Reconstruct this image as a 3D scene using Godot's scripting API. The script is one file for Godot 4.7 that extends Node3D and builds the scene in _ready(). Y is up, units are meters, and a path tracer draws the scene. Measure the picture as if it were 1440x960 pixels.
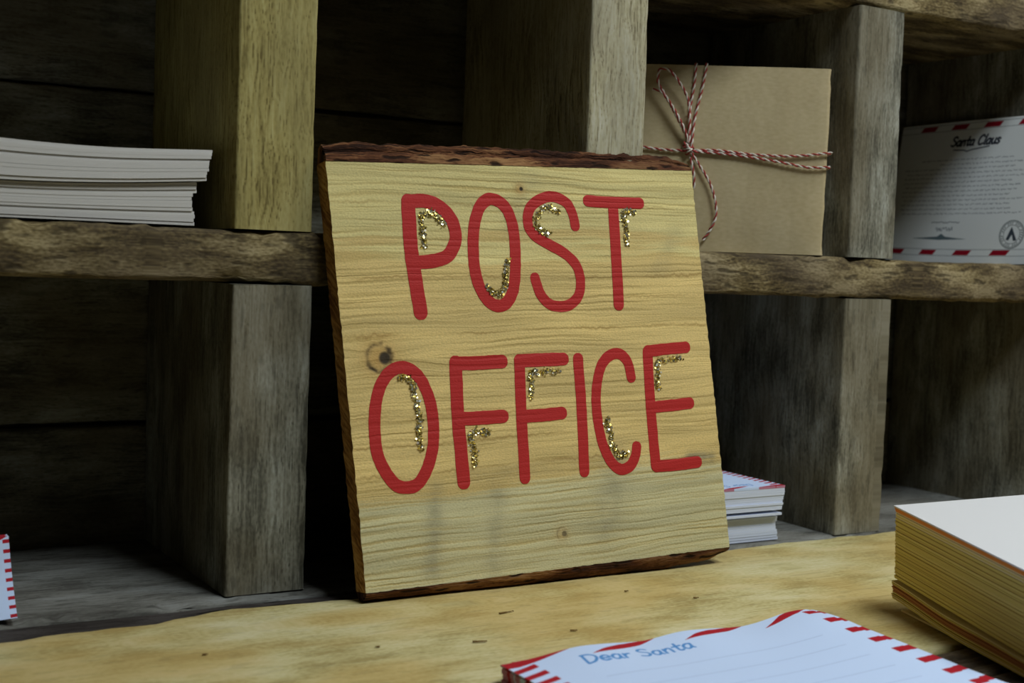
extends Node3D
# A rustic pigeonhole shelf with a leaning sign, parcels and stacks of paper on a plank counter.

var mats := {}
var used_names := {}

func _ready() -> void:
	# ---- camera
	var cam := Camera3D.new()
	cam.name = "camera"
	cam.fov = rad_to_deg(2.0 * atan(480.0 / 1856.0))
	cam.near = 0.02
	cam.far = 30.0
	cam.transform = Transform3D(Basis(Vector3(0.8592, 0.0350, 0.5104), Vector3(-0.0008, 0.9978, -0.0670), Vector3(-0.5116, 0.0571, 0.8573)).orthonormalized(), Vector3(-0.3296, 0.2616, 0.9697))
	var lens := CameraAttributesPhysical.new()
	lens.frustum_focal_length = 46.4
	lens.frustum_focus_distance = 1.10
	lens.exposure_aperture = 8.0
	cam.attributes = lens
	add_child(cam)
	cam.current = true
	# ---- environment (the room is closed, so the background only fills what lies outside)
	var env := Environment.new()
	env.background_mode = Environment.BG_COLOR
	env.background_color = Color(0.02, 0.02, 0.02)
	env.tonemap_mode = Environment.TONE_MAPPER_LINEAR
	env.tonemap_exposure = 1.0
	env.sdfgi_enabled = true
	env.ssao_enabled = true
	env.ssil_enabled = true
	var we := WorldEnvironment.new()
	we.name = "world_environment"
	we.environment = env
	add_child(we)
	# ---- the lamps of the room: two ceiling panels
	ceiling_panel(Vector3(1.55, 1.70, 1.00), 0.60, Color(1.0, 0.985, 0.95), 1.75, "white square ceiling light panel beyond the certificate end of the shelf")
	ceiling_panel(Vector3(0.50, 1.70, 1.05), 0.60, Color(0.95, 0.985, 1.0), 2.3, "white square ceiling light panel above the counter in front of the sign")
	make_materials()
	build_room()
	build_shelf()
	build_counter()
	build_sign()
	build_parcel()
	build_paper()

# ------------------------------------------------------------------ helpers
func named(called: String) -> String:
	if not used_names.has(called):
		used_names[called] = 0
		return called
	used_names[called] += 1
	return "%s_%03d" % [called, used_names[called]]

func thing(called: String, label: String, category: String, at := Vector3.ZERO, group := "") -> Node3D:
	var o := Node3D.new()
	o.name = named(called)
	add_child(o)
	o.position = at
	describe(o, label, category, group)
	return o

func describe(o: Node, label: String, category: String, group := "") -> void:
	o.set_meta("label", label)
	o.set_meta("category", category)
	if group != "":
		o.set_meta("group", group)

func part(called: String, mesh: Mesh, m: Material, parent: Node, xf := Transform3D.IDENTITY, label := "") -> MeshInstance3D:
	var o := MeshInstance3D.new()
	o.name = called
	o.mesh = mesh
	o.material_override = m
	o.transform = xf
	parent.add_child(o, true)
	if label != "":
		o.set_meta("label", label)
	return o

func structure(called: String, size: Vector3, at: Vector3, m: Material) -> MeshInstance3D:
	var b := BoxMesh.new()
	b.size = size
	var o := part(called, b, m, self, Transform3D(Basis.IDENTITY, at))
	o.set_meta("kind", "structure")
	o.set_meta("label", called.replace("_", " ") + " of the room around the shelf")
	return o

func noise(seed_: int, freq: float, octaves := 4) -> FastNoiseLite:
	var n := FastNoiseLite.new()
	n.seed = seed_
	n.frequency = freq
	n.noise_type = FastNoiseLite.TYPE_SIMPLEX_SMOOTH
	n.fractal_type = FastNoiseLite.FRACTAL_FBM
	n.fractal_octaves = octaves
	return n

func quad(st: SurfaceTool, a: int, b: int, c: int, d: int) -> void:
	# a b c d run counter-clockwise seen from outside; Godot's front faces are clockwise
	st.add_index(a); st.add_index(c); st.add_index(b)
	st.add_index(a); st.add_index(d); st.add_index(c)

func commit(st: SurfaceTool) -> ArrayMesh:
	st.generate_normals()
	return st.commit()

# A sawn timber: length along x, height y, depth z, edges worn round, faces uneven. UV is in metres (x along the grain).
func timber(length: float, h: float, w: float, rad: float, amp: float, seed_: int, step := 0.012, edge_amp := -1.0) -> ArrayMesh:
	if edge_amp < 0.0:
		edge_amp = amp * 1.6
	var st := SurfaceTool.new()
	st.begin(Mesh.PRIMITIVE_TRIANGLES)
	var prof: Array = []   # [y, z, ny, nz, cornerness]
	var hy := h / 2.0
	var hz := w / 2.0
	var side := func(y0: float, z0: float, y1: float, z1: float, ny: float, nz: float) -> void:
		var k := maxi(1, int(round(Vector2(y1 - y0, z1 - z0).length() / step)))
		for i in range(1, k):
			var f := float(i) / k
			prof.append([lerpf(y0, y1, f), lerpf(z0, z1, f), ny, nz, 0.0])
	var corner := func(cy: float, cz: float, a0: float) -> void:
		for i in 4:
			var a := a0 + PI / 2.0 * i / 3.0
			prof.append([cy + rad * cos(a), cz + rad * sin(a), cos(a), sin(a), 1.0])
	# start at the middle of the back (-z), go over the top, the front, the bottom
	prof.append([0.0, -hz, 0.0, -1.0, 0.0])
	side.call(0.0, -hz, hy - rad, -hz, 0.0, -1.0)
	corner.call(hy - rad, -hz + rad, -PI / 2.0)
	side.call(hy, -hz + rad, hy, hz - rad, 1.0, 0.0)
	corner.call(hy - rad, hz - rad, 0.0)
	side.call(hy - rad, hz, -hy + rad, hz, 0.0, 1.0)
	corner.call(-hy + rad, hz - rad, PI / 2.0)
	side.call(-hy, hz - rad, -hy, -hz + rad, -1.0, 0.0)
	corner.call(-hy + rad, -hz + rad, PI)
	side.call(-hy + rad, -hz, 0.0, -hz, 0.0, -1.0)
	prof.append([0.0, -hz, 0.0, -1.0, 0.0])
	var n1 := noise(seed_, 9.0, 3)
	var n2 := noise(seed_ + 7, 42.0, 3)
	var nx := maxi(2, int(ceil(length / step)))
	var np := prof.size()
	var per := 0.0
	var pers: Array = [0.0]
	for j in range(1, np):
		per += Vector2(prof[j][0] - prof[j - 1][0], prof[j][1] - prof[j - 1][1]).length()
		pers.append(per)
	var uoff := float(seed_ % 17) * 0.137
	for i in nx + 1:
		var x := -length / 2.0 + length * i / nx
		for j in np:
			var p: Array = prof[j]
			var e: float = p[4]
			var a := lerpf(amp, edge_amp, e)
			var q := Vector3(x * 0.5, p[0], p[1])
			var d := a * (n1.get_noise_3d(q.x, q.y, q.z) * 1.2 + n2.get_noise_3d(q.x * 1.4, q.y, q.z) * 0.5)
			if e > 0.0:
				d -= edge_amp * maxf(0.0, n2.get_noise_3d(x * 1.3, p[0] * 0.4 + 3.0, p[1] * 0.4)) * 2.2
			st.set_uv(Vector2(pingpong((x + uoff) / WOOD_U, 1.0), pingpong((pers[j] + uoff * 0.7) / WOOD_V, 1.0)))
			st.add_vertex(Vector3(x, p[0] + p[2] * d, p[1] + p[3] * d))
	for i in nx:
		for j in np - 1:
			var a := i * np + j
			quad(st, a, a + 1, a + np + 1, a + np)
	# end caps
	for s in 2:
		st.set_smooth_group(1 + s)
		var base := (nx + 1) * np + s * (np + 1)
		var x := -length / 2.0 if s == 0 else length / 2.0
		var i0 := 0 if s == 0 else nx
		st.set_uv(Vector2(0.0, 0.0))
		st.add_vertex(Vector3(x, 0, 0))
		for j in np:
			var p: Array = prof[j]
			st.set_uv(Vector2(p[1] * 0.3, p[0]))
			st.add_vertex(Vector3(x, p[0], p[1]))
		for j in np - 1:
			if s == 0:
				st.add_index(base); st.add_index(base + 1 + j); st.add_index(base + 2 + j)
			else:
				st.add_index(base); st.add_index(base + 2 + j); st.add_index(base + 1 + j)
	return commit(st)

# A sheet of paper or card: top, bottom and cut sides; shape(s, t) gives the lift (metres) over the flat sheet.
# x runs along the width (0..w), z along the depth (0..d). UV 0..1 over the sheet, the sides take the print of the edge.
func sheet(w: float, d: float, thick: float, nu: int, nv: int, shape: Callable, grow = null) -> ArrayMesh:
	var st := SurfaceTool.new()
	st.begin(Mesh.PRIMITIVE_TRIANGLES)
	var at := func(i: int, j: int, up: float) -> Vector3:
		var s := float(i) / nu
		var t := float(j) / nv
		var o: Vector3 = shape.call(s, t)
		if up > 0.0 and grow != null:
			up = grow.call(s, t)
		return Vector3(s * w + o.x, o.y + up, t * d + o.z)
	var row := nu + 1
	for layer in 2:
		st.set_smooth_group(layer)
		for j in nv + 1:
			for i in nu + 1:
				st.set_uv(Vector2(float(i) / nu, float(j) / nv))
				st.add_vertex(at.call(i, j, thick if layer == 0 else 0.0))
	var off := row * (nv + 1)
	for j in nv:
		for i in nu:
			var a := j * row + i
			quad(st, a, a + row, a + row + 1, a + 1)
			a += off
			quad(st, a, a + 1, a + row + 1, a + row)
	var ring: Array = []
	for i in nu: ring.append(Vector2i(i, nv))
	for j in nv: ring.append(Vector2i(nu, nv - j))
	for i in nu: ring.append(Vector2i(nu - i, 0))
	for j in nv: ring.append(Vector2i(0, j))
	var b := off * 2
	var m := ring.size()
	st.set_smooth_group(-1)
	for k in m:
		var p0: Vector2i = ring[k]
		var p1: Vector2i = ring[(k + 1) % m]
		for p in [p0, p1]:
			for up in [0.0, thick]:
				st.set_uv(Vector2(float(p.x) / nu, float(p.y) / nv))
				st.add_vertex(at.call(p.x, p.y, up))
		quad(st, b, b + 2, b + 3, b + 1)
		b += 4
	return commit(st)

func flat_shape(_s: float, _t: float) -> Vector3:
	return Vector3.ZERO

func smooth_line(pts: Array, closed: bool, per := 8) -> Array:
	var out: Array = []
	var n := pts.size()
	if n == 2 and not closed:
		for k in per + 1: out.append(pts[0].lerp(pts[1], float(k) / per))
		return out
	var last := n if closed else n - 1
	for i in last:
		var p0 = pts[(i - 1 + n) % n] if closed or i > 0 else pts[0] * 2.0 - pts[1]
		var p1 = pts[i]
		var p2 = pts[(i + 1) % n]
		var p3 = pts[(i + 2) % n] if closed or i + 2 < n else pts[n - 1] * 2.0 - pts[n - 2]
		for k in per:
			out.append(p1.cubic_interpolate(p2, p0, p3, float(k) / per))
	if not closed:
		out.append(pts[n - 1])
	return out

func paint_disc(img: Image, x: float, y: float, r: float, col: Color) -> void:
	for py in range(maxi(0, int(y - r - 1)), mini(img.get_height() - 1, int(y + r + 1)) + 1):
		for px in range(maxi(0, int(x - r - 1)), mini(img.get_width() - 1, int(x + r + 1)) + 1):
			var cover := clampf(r + 0.5 - Vector2(px + 0.5 - x, py + 0.5 - y).length(), 0.0, 1.0) * col.a
			if cover > 0.0:
				img.set_pixel(px, py, img.get_pixel(px, py).lerp(Color(col.r, col.g, col.b), cover))

func paint_line(img: Image, pts: Array, r: float, col: Color) -> void:
	for i in pts.size() - 1:
		var a: Vector2 = pts[i]
		var b: Vector2 = pts[i + 1]
		var lo := Vector2(minf(a.x, b.x), minf(a.y, b.y)) - Vector2(r + 1, r + 1)
		var hi := Vector2(maxf(a.x, b.x), maxf(a.y, b.y)) + Vector2(r + 1, r + 1)
		for py in range(maxi(0, int(lo.y)), mini(img.get_height() - 1, int(hi.y)) + 1):
			for px in range(maxi(0, int(lo.x)), mini(img.get_width() - 1, int(hi.x)) + 1):
				var p := Vector2(px + 0.5, py + 0.5)
				var q := Geometry2D.get_closest_point_to_segment(p, a, b)
				var cover := clampf(r + 0.5 - p.distance_to(q), 0.0, 1.0) * col.a
				if cover > 0.0:
					img.set_pixel(px, py, img.get_pixel(px, py).lerp(Color(col.r, col.g, col.b), cover))

func paint_poly(img: Image, poly: PackedVector2Array, col: Color) -> void:
	var lo := poly[0]
	var hi := poly[0]
	for p in poly:
		lo = lo.min(p)
		hi = hi.max(p)
	for py in range(maxi(0, int(lo.y)), mini(img.get_height() - 1, int(hi.y)) + 1):
		for px in range(maxi(0, int(lo.x)), mini(img.get_width() - 1, int(hi.x)) + 1):
			if Geometry2D.is_point_in_polygon(Vector2(px + 0.5, py + 0.5), poly):
				img.set_pixel(px, py, col)

# strokes of hand lettering: unit box, y down, baseline at 1, x height at 0.45
const GLYPHS = {
	"D": [0.75, [[0.05, 0.05, 0.08, 1.0], [0.0, 0.05, 0.35, 0.08, 0.6, 0.3, 0.62, 0.6, 0.42, 0.9, 0.08, 1.0]]],
	"e": [0.58, [[0.06, 0.72, 0.46, 0.7, 0.42, 0.5, 0.25, 0.44, 0.08, 0.58, 0.06, 0.8, 0.2, 0.99, 0.46, 0.92]]],
	"a": [0.6, [[0.46, 0.52, 0.28, 0.44, 0.1, 0.56, 0.06, 0.8, 0.2, 1.0, 0.38, 0.92, 0.46, 0.7], [0.46, 0.48, 0.46, 0.86, 0.54, 1.0]]],
	"r": [0.46, [[0.08, 0.46, 0.1, 1.0], [0.1, 0.7, 0.2, 0.52, 0.4, 0.46]]],
	"S": [0.66, [[0.54, 0.16, 0.38, 0.04, 0.16, 0.1, 0.08, 0.28, 0.26, 0.44, 0.48, 0.58, 0.54, 0.8, 0.34, 0.99, 0.06, 0.9]]],
	"n": [0.58, [[0.08, 0.46, 0.1, 1.0], [0.1, 0.66, 0.26, 0.46, 0.42, 0.54, 0.46, 1.0]]],
	"t": [0.48, [[0.22, 0.12, 0.22, 0.84, 0.32, 1.0, 0.44, 0.94], [0.02, 0.46, 0.42, 0.44]]],
	"C": [0.72, [[0.6, 0.2, 0.42, 0.04, 0.18, 0.14, 0.05, 0.45, 0.12, 0.84, 0.34, 1.0, 0.62, 0.88]]],
	"l": [0.28, [[0.12, 0.02, 0.1, 0.84, 0.22, 1.0]]],
	"u": [0.58, [[0.08, 0.46, 0.1, 0.86, 0.24, 1.0, 0.4, 0.9, 0.46, 0.7], [0.46, 0.46, 0.46, 0.86, 0.54, 1.0]]],
	"s": [0.5, [[0.4, 0.52, 0.24, 0.44, 0.1, 0.54, 0.24, 0.7, 0.4, 0.82, 0.28, 0.99, 0.06, 0.94]]],
	" ": [0.4, []],
}

func paint_text(img: Image, text: String, x: float, base: float, height: float, width: float, r: float, col: Color, slant := 0.0) -> void:
	for ch in text:
		var g: Array = GLYPHS[ch]
		for s in g[1]:
			var pts: Array = []
			for k in range(0, s.size(), 2):
				pts.append(Vector2(x + (s[k] + slant * (1.0 - s[k + 1])) * width, base + (s[k + 1] - 1.0) * height))
			paint_line(img, smooth_line(pts, false, 4), r, col)
		x += g[0] * width

func mat(col: Color, rough := 0.85, tex: Texture2D = null, bump: Texture2D = null, bump_cm := 0.1) -> StandardMaterial3D:
	var m := StandardMaterial3D.new()
	m.albedo_color = col
	m.roughness = rough
	m.metallic_specular = 0.3
	if tex:
		m.albedo_texture = tex
	if bump:
		m.heightmap_enabled = true
		m.heightmap_texture = bump
		m.heightmap_scale = bump_cm
	return m

# ------------------------------------------------------------------ materials
const WOOD_U := 0.8
const WOOD_V := 0.4

func wood(seed_: int, dark: Color, mid: Color, light: Color, blot: float, pits: float, streak := 1.0, warm := Color(0, 0, 0, 0), speck := 0.16) -> Array:
	var w := 800
	var h := 400
	var al := Image.create(w, h, false, Image.FORMAT_RGB8)
	var he := Image.create(w, h, false, Image.FORMAT_L8)
	var fine := noise(seed_, 1.0, 3)
	var broad := noise(seed_ + 1, 1.0, 3)
	var pit := noise(seed_ + 2, 1.0, 2)
	for py in h:
		var v := WOOD_V * py / h
		for px in w:
			var u := WOOD_U * px / w
			var b := broad.get_noise_2d(u * 9.0, v * 22.0)
			var wob := v + b * 0.006
			var g := fine.get_noise_2d(u * 10.0, wob * 230.0)
			var f := fine.get_noise_2d(u * 160.0 + 50.0, v * 420.0)
			var q := pit.get_noise_2d(u * 26.0, v * 95.0)
			var g2 := fine.get_noise_2d(u * 22.0 + 9.0, wob * 640.0)
			var val := 0.5 + 0.45 * streak * g + 0.42 * streak * g2 + blot * b + speck * f
			if g2 < -0.42:
				val -= 0.3 * streak
			var deep := clampf((q - 0.34) * 5.0, 0.0, 1.0) * pits
			var c := dark.lerp(mid, clampf(val * 2.0, 0.0, 1.0)).lerp(light, clampf(val * 2.0 - 1.0, 0.0, 1.0))
			if warm.a > 0.0:
				c = c.lerp(Color(warm.r, warm.g, warm.b), warm.a * clampf(0.5 + 1.6 * broad.get_noise_2d(u * 5.0 + 30.0, v * 9.0), 0.0, 1.0))
			c = c.lerp(dark * 0.6, deep)
			al.set_pixel(px, py, c)
			var hh := clampf(0.55 + 0.35 * g * streak + 0.3 * g2 * streak + 0.2 * f + 0.35 * b * blot - 0.5 * deep, 0.0, 1.0)
			he.set_pixel(px, py, Color(hh, hh, hh))
	al.generate_mipmaps()
	return [ImageTexture.create_from_image(al), ImageTexture.create_from_image(he)]

func rgb(r: int, g: int, b: int) -> Color:
	return Color(r / 255.0, g / 255.0, b / 255.0)

func make_materials() -> void:
	var t := wood(11, rgb(112, 103, 78), rgb(176, 169, 137), rgb(202, 200, 181), 0.30, 0.10, 0.75, Color(0.60, 0.58, 0.50, 0.45))
	mats.grey = mat(Color.WHITE, 0.9, t[0], t[1], 0.05)
	mats.grey_yellow = mat(Color(0.93, 0.90, 0.70), 0.9, t[0], t[1], 0.05)
	t = wood(23, rgb(78, 77, 67), rgb(132, 131, 117), rgb(172, 175, 165), 0.62, 0.2, 0.6, Color(0.40, 0.36, 0.27, 0.5), 0.25)
	mats.grey_worn = mat(Color.WHITE, 0.9, t[0], t[1], 0.06)
	t = wood(37, rgb(62, 52, 36), rgb(112, 98, 66), rgb(168, 154, 116), 0.85, 0.5, 0.55, Color(0.40, 0.36, 0.31, 0.45), 0.42)
	mats.beam = mat(Color.WHITE, 0.92, t[0], t[1], 0.12)
	t = wood(53, rgb(164, 148, 96), rgb(196, 186, 134), rgb(211, 202, 160), 0.75, 0.12, 0.55, Color(0.76, 0.63, 0.36, 0.45), 0.38)
	mats.pine = mat(Color.WHITE, 0.7, t[0], t[1], 0.02)
	t = wood(71, rgb(44, 37, 28), rgb(84, 74, 60), rgb(124, 112, 94), 0.8, 0.4, 0.7)
	mats.dark_plank = mat(Color.WHITE, 0.85, t[0], t[1], 0.10)
	t = wood(89, rgb(73, 71, 66), rgb(114, 114, 108), rgb(140, 142, 139), 0.5, 0.25, 0.5)
	mats.floor_board = mat(Color.WHITE, 0.9, t[0], t[1], 0.04)
	mats.lip = mat(rgb(150, 140, 140), 0.92, t[0], t[1], 0.1)
	t = wood(97, rgb(40, 24, 16), rgb(104, 66, 42), rgb(160, 122, 80), 0.9, 0.8, 0.8, Color(0.26, 0.15, 0.11, 0.4))
	mats.bark = mat(Color.WHITE, 0.95, t[0], t[1], 0.2)
	mats.white_paper = mat(rgb(226, 223, 212), 0.8)
	mats.card = mat(rgb(203, 201, 196), 0.8)
	mats.blue_paper = mat(rgb(206, 216, 236), 0.8)
	mats.cream = mat(rgb(216, 200, 114), 0.85)
	mats.cream_pale = mat(rgb(230, 216, 164), 0.85)
	mats.cream_rust = mat(rgb(178, 122, 76), 0.85)
	mats.cream_orange = mat(rgb(220, 140, 62), 0.85)
	mats.ivory = mat(rgb(218, 219, 221), 0.75)
	mats.red_paint = mat(rgb(186, 34, 40), 0.6)
	mats.twine = mat(Color.WHITE, 0.9)
	mats.twine.vertex_color_use_as_albedo = true
	mats.gold = mat(Color.WHITE, 0.22)
	mats.gold.vertex_color_use_as_albedo = true
	mats.gold.metallic = 0.85
	mats.end_brown = mat(rgb(112, 88, 50), 0.9)
	mats.wall = mat(rgb(96, 90, 82), 0.95)
	mats.ceiling = mat(rgb(150, 148, 144), 0.95)
	mats.room_floor = mat(rgb(80, 74, 66), 0.8)
	mats.steel = mat(rgb(220, 220, 220), 0.5)
	# kraft paper with crinkles
	var kn := noise(5, 1.0, 4)
	var ka := Image.create(512, 512, false, Image.FORMAT_RGB8)
	var kh := Image.create(512, 512, false, Image.FORMAT_L8)
	for y in 512:
		for x in 512:
			var fib := kn.get_noise_2d(x * 0.5, y * 0.08)
			var big := kn.get_noise_2d(x * 0.012 + 9.0, y * 0.012)
			var c := rgb(176, 160, 122).lerp(rgb(194, 180, 144), clampf(0.5 + 0.5 * fib + 0.3 * big, 0.0, 1.0))
			ka.set_pixel(x, y, c)
			var hh := clampf(0.5 + 0.8 * absf(big) - 0.2 + 0.12 * fib, 0.0, 1.0)
			kh.set_pixel(x, y, Color(hh, hh, hh))
	mats.kraft = mat(Color.WHITE, 0.62, ImageTexture.create_from_image(ka), ImageTexture.create_from_image(kh), 0.05)

# ------------------------------------------------------------------ room and lamps
func ceiling_panel(at: Vector3, size: float, col: Color, energy: float, label: String) -> void:
	var t := thing("ceiling_light", label, "light", at, "ceiling light panels")
	var fr := mat(rgb(225, 225, 222), 0.5)
	var bar := 0.03
	for k in 4:
		var b := BoxMesh.new()
		b.size = Vector3(size + 2.0 * bar, 0.05, bar) if k < 2 else Vector3(bar, 0.05, size)
		var p := Vector3(0, 0.025, (size + bar) / 2.0 * (1 if k == 0 else -1)) if k < 2 else Vector3((size + bar) / 2.0 * (1 if k == 2 else -1), 0.025, 0)
		part("frame", b, fr, t, Transform3D(Basis.IDENTITY, p))
	var d := BoxMesh.new()
	d.size = Vector3(size, 0.02, size)
	var glow := mat(Color(0.9, 0.9, 0.9), 0.6)
	glow.emission_enabled = true
	glow.emission = col
	glow.emission_energy_multiplier = 1.2
	part("diffuser", d, glow, t, Transform3D(Basis.IDENTITY, Vector3(0, 0.03, 0)))
	var l := AreaLight3D.new()
	l.name = "panel_light"
	l.area_size = Vector2(size, size)
	l.light_color = col
	l.light_energy = energy
	l.area_range = 8.0
	l.area_attenuation = 2.0
	l.shadow_enabled = true
	l.transform = Transform3D(Basis(Vector3.RIGHT, -PI / 2.0), Vector3(0, 0.012, 0))
	t.add_child(l)

func build_room() -> void:
	structure("floor", Vector3(6.2, 0.1, 4.2), Vector3(0.3, -0.83, 1.6), mats.room_floor)
	structure("ceiling", Vector3(6.2, 0.1, 4.2), Vector3(0.3, 1.80, 1.6), mats.ceiling)
	structure("wall_back", Vector3(6.2, 2.53, 0.1), Vector3(0.3, 0.485, -0.45), mats.wall)
	structure("wall_front", Vector3(6.2, 2.53, 0.1), Vector3(0.3, 0.485, 3.65), mats.wall)
	structure("wall_left", Vector3(0.1, 2.53, 4.0), Vector3(-2.75, 0.485, 1.6), mats.wall)
	structure("wall_right", Vector3(0.1, 2.53, 4.0), Vector3(3.35, 0.485, 1.6), mats.wall)

# ------------------------------------------------------------------ shelf
func upright(x0: float, x1: float, y0: float, y1: float, m: Material, seed_: int, parent: Node, amp := 0.0007) -> void:
	var depth := 0.232
	var b := Basis(Vector3(0, 0, 1), PI / 2.0)
	part("divider", timber(y1 - y0, x1 - x0, depth, 0.0025, amp, seed_, 0.010, amp), m, parent, Transform3D(b, Vector3((x0 + x1) / 2.0, (y0 + y1) / 2.0, -depth / 2.0)))

func build_shelf() -> void:
	var t := thing("pigeonhole_shelf", "weathered grey-brown wooden pigeonhole shelf built from thick reclaimed boards", "shelf")
	var x0 := -0.345
	var x1 := 1.045
	var xc := (x0 + x1) / 2.0
	# long boards
	part("shelf_board", timber(x1 - x0, 0.0405, 0.236, 0.005, 0.0013, 3, 0.010, 0.0034), mats.beam, t, Transform3D(Basis.IDENTITY, Vector3(xc, 0.2615, -0.118)), "dark mottled rough-edged shelf board")
	part("top_board", timber(x1 - x0, 0.044, 0.236, 0.006, 0.0012, 19, 0.012, 0.003), mats.beam, t, Transform3D(Basis.IDENTITY, Vector3(xc, 0.5545, -0.118)))
	part("bottom_board", timber(x1 - x0, 0.034, 0.246, 0.004, 0.0008, 29, 0.010, 0.003), mats.floor_board, t, Transform3D(Basis.IDENTITY, Vector3(xc, -0.0175, -0.113)))
	part("base_rail", timber(x1 - x0, 0.030, 0.045, 0.004, 0.0012, 31, 0.010, 0.003), mats.dark_plank, t, Transform3D(Basis.IDENTITY, Vector3(xc, -0.0535, 0.030)), "dark front rail below the bottom board")
	# uprights, two tiers
	var xs := [[-0.325, -0.260], [0.0, 0.0655], [0.318, 0.381], [0.638, 0.7035], [0.956, 1.021]]
	var k := 0
	for x in xs:
		upright(x[0], x[1], 0.0, 0.2405, mats.grey_worn, 41 + k * 5, t)
		upright(x[0] + 0.001, x[1] - 0.001, 0.2825, 0.5325, mats.grey_yellow if k < 2 else (mats.grey if k == 2 else mats.grey_worn), 143 + k * 7, t)
		k += 1
	# back of horizontal boards, the lowest one thicker so that its top edge shows as a ledge
	var rows := [[-0.034, 0.104, 0.028], [0.107, 0.258, 0.02], [0.260, 0.405, 0.02], [0.408, 0.576, 0.02]]
	k = 0
	for r in rows:
		part("back_board", timber(x1 - x0, r[1] - r[0], r[2], 0.003, 0.0008, 61 + k * 3, 0.02), mats.grey_worn, t, Transform3D(Basis.IDENTITY, Vector3(xc, (r[0] + r[1]) / 2.0, -0.262 + r[2] / 2.0)))
		k += 1
	var panel := BoxMesh.new()
	panel.size = Vector3(x1 - x0, 0.61, 0.008)
	part("back_panel", panel, mats.grey_worn, t, Transform3D(Basis.IDENTITY, Vector3(xc, 0.271, -0.2675)))
	# the dark broken lip between the bottom board and the counter
	part("front_lip", wavy_plank(-0.34, 0.10, 60, 5, 0.028, func(_x: float) -> float: return 0.0118, func(x: float) -> float: return maxf(0.016, counter_back(x) - 0.0045), 9, -0.0035), mats.lip, t, Transform3D.IDENTITY, "dark splintered lip in front of the bottom board")
	# the trestle boards it stands on, below the counter
	for x in [-0.30, 1.0]:
		part("support", timber(0.744, 0.05, 0.22, 0.003, 0.0006, 77, 0.03), mats.dark_plank, t, Transform3D(Basis(Vector3(0, 0, 1), PI / 2.0), Vector3(x, -0.408, -0.12)))

# ------------------------------------------------------------------ counter
# a plank between two wavy edges: top at y = 0; back and front give z for x
func wavy_plank(x0: float, x1: float, nx: int, nz: int, thick: float, back: Callable, front: Callable, seed_: int, y_top: float) -> ArrayMesh:
	var st := SurfaceTool.new()
	st.begin(Mesh.PRIMITIVE_TRIANGLES)
	var n := noise(seed_, 14.0, 3)
	# profile over the thickness: back bottom, back top (rounded), top, front top (rounded), front bottom
	var prof: Array = [[0.0, -thick, 0.0], [0.0, -0.004, 0.0], [0.0, -0.0012, 0.0012], [0.0, 0.0, 0.004]]
	for j in range(1, nz):
		prof.append([float(j) / nz, 0.0, 0.0])
	prof.append_array([[1.0, 0.0, -0.004], [1.0, -0.0012, -0.0012], [1.0, -0.004, 0.0], [1.0, -thick, 0.0], [0.0, -thick, 0.0]])
	var np := prof.size()
	var uoff := seed_ * 0.31
	for i in nx + 1:
		var x := lerpf(x0, x1, float(i) / nx)
		var zb: float = back.call(x)
		var zf: float = front.call(x)
		var per := 0.0
		for j in np:
			var p: Array = prof[j]
			var z: float = lerpf(zb, zf, p[0]) + p[2]
			var y: float = y_top + p[1] + n.get_noise_2d(x * 0.6, z) * 0.0006
			st.set_uv(Vector2(pingpong((x + uoff) / WOOD_U, 1.0), pingpong((z - p[1] + uoff) / WOOD_V, 1.0)))
			st.add_vertex(Vector3(x, y, z))
	for i in nx:
		for j in np - 1:
			var a := i * np + j
			quad(st, a, a + 1, a + np + 1, a + np)
	for s in 2:
		var b := (nx + 1) * np + s * np
		for j in np:
			var p: Array = prof[j]
			var x := x0 if s == 0 else x1
			st.set_uv(Vector2(0, 0))
			st.add_vertex(Vector3(x, y_top + p[1], lerpf(back.call(x), front.call(x), p[0]) + p[2]))
		for j in range(1, np - 2):
			if s == 0:
				st.add_index(b); st.add_index(b + j); st.add_index(b + j + 1)
			else:
				st.add_index(b); st.add_index(b + j + 1); st.add_index(b + j)
	return commit(st)

const BACK_EDGE = [[-0.9, 0.100], [-0.6, 0.083], [-0.30, 0.068], [-0.172, 0.056], [-0.12, 0.049], [-0.068, 0.051], [-0.012, 0.032], [0.052, 0.036], [0.087, 0.041], [0.3, 0.027], [0.5, 0.011], [0.62, 0.006], [0.8, 0.005], [1.5, 0.005]]

func counter_back(x: float) -> float:
	for i in BACK_EDGE.size() - 1:
		if x <= BACK_EDGE[i + 1][0]:
			return lerpf(BACK_EDGE[i][1], BACK_EDGE[i + 1][1], clampf((x - BACK_EDGE[i][0]) / (BACK_EDGE[i + 1][0] - BACK_EDGE[i][0]), 0.0, 1.0))
	return 0.005

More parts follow.
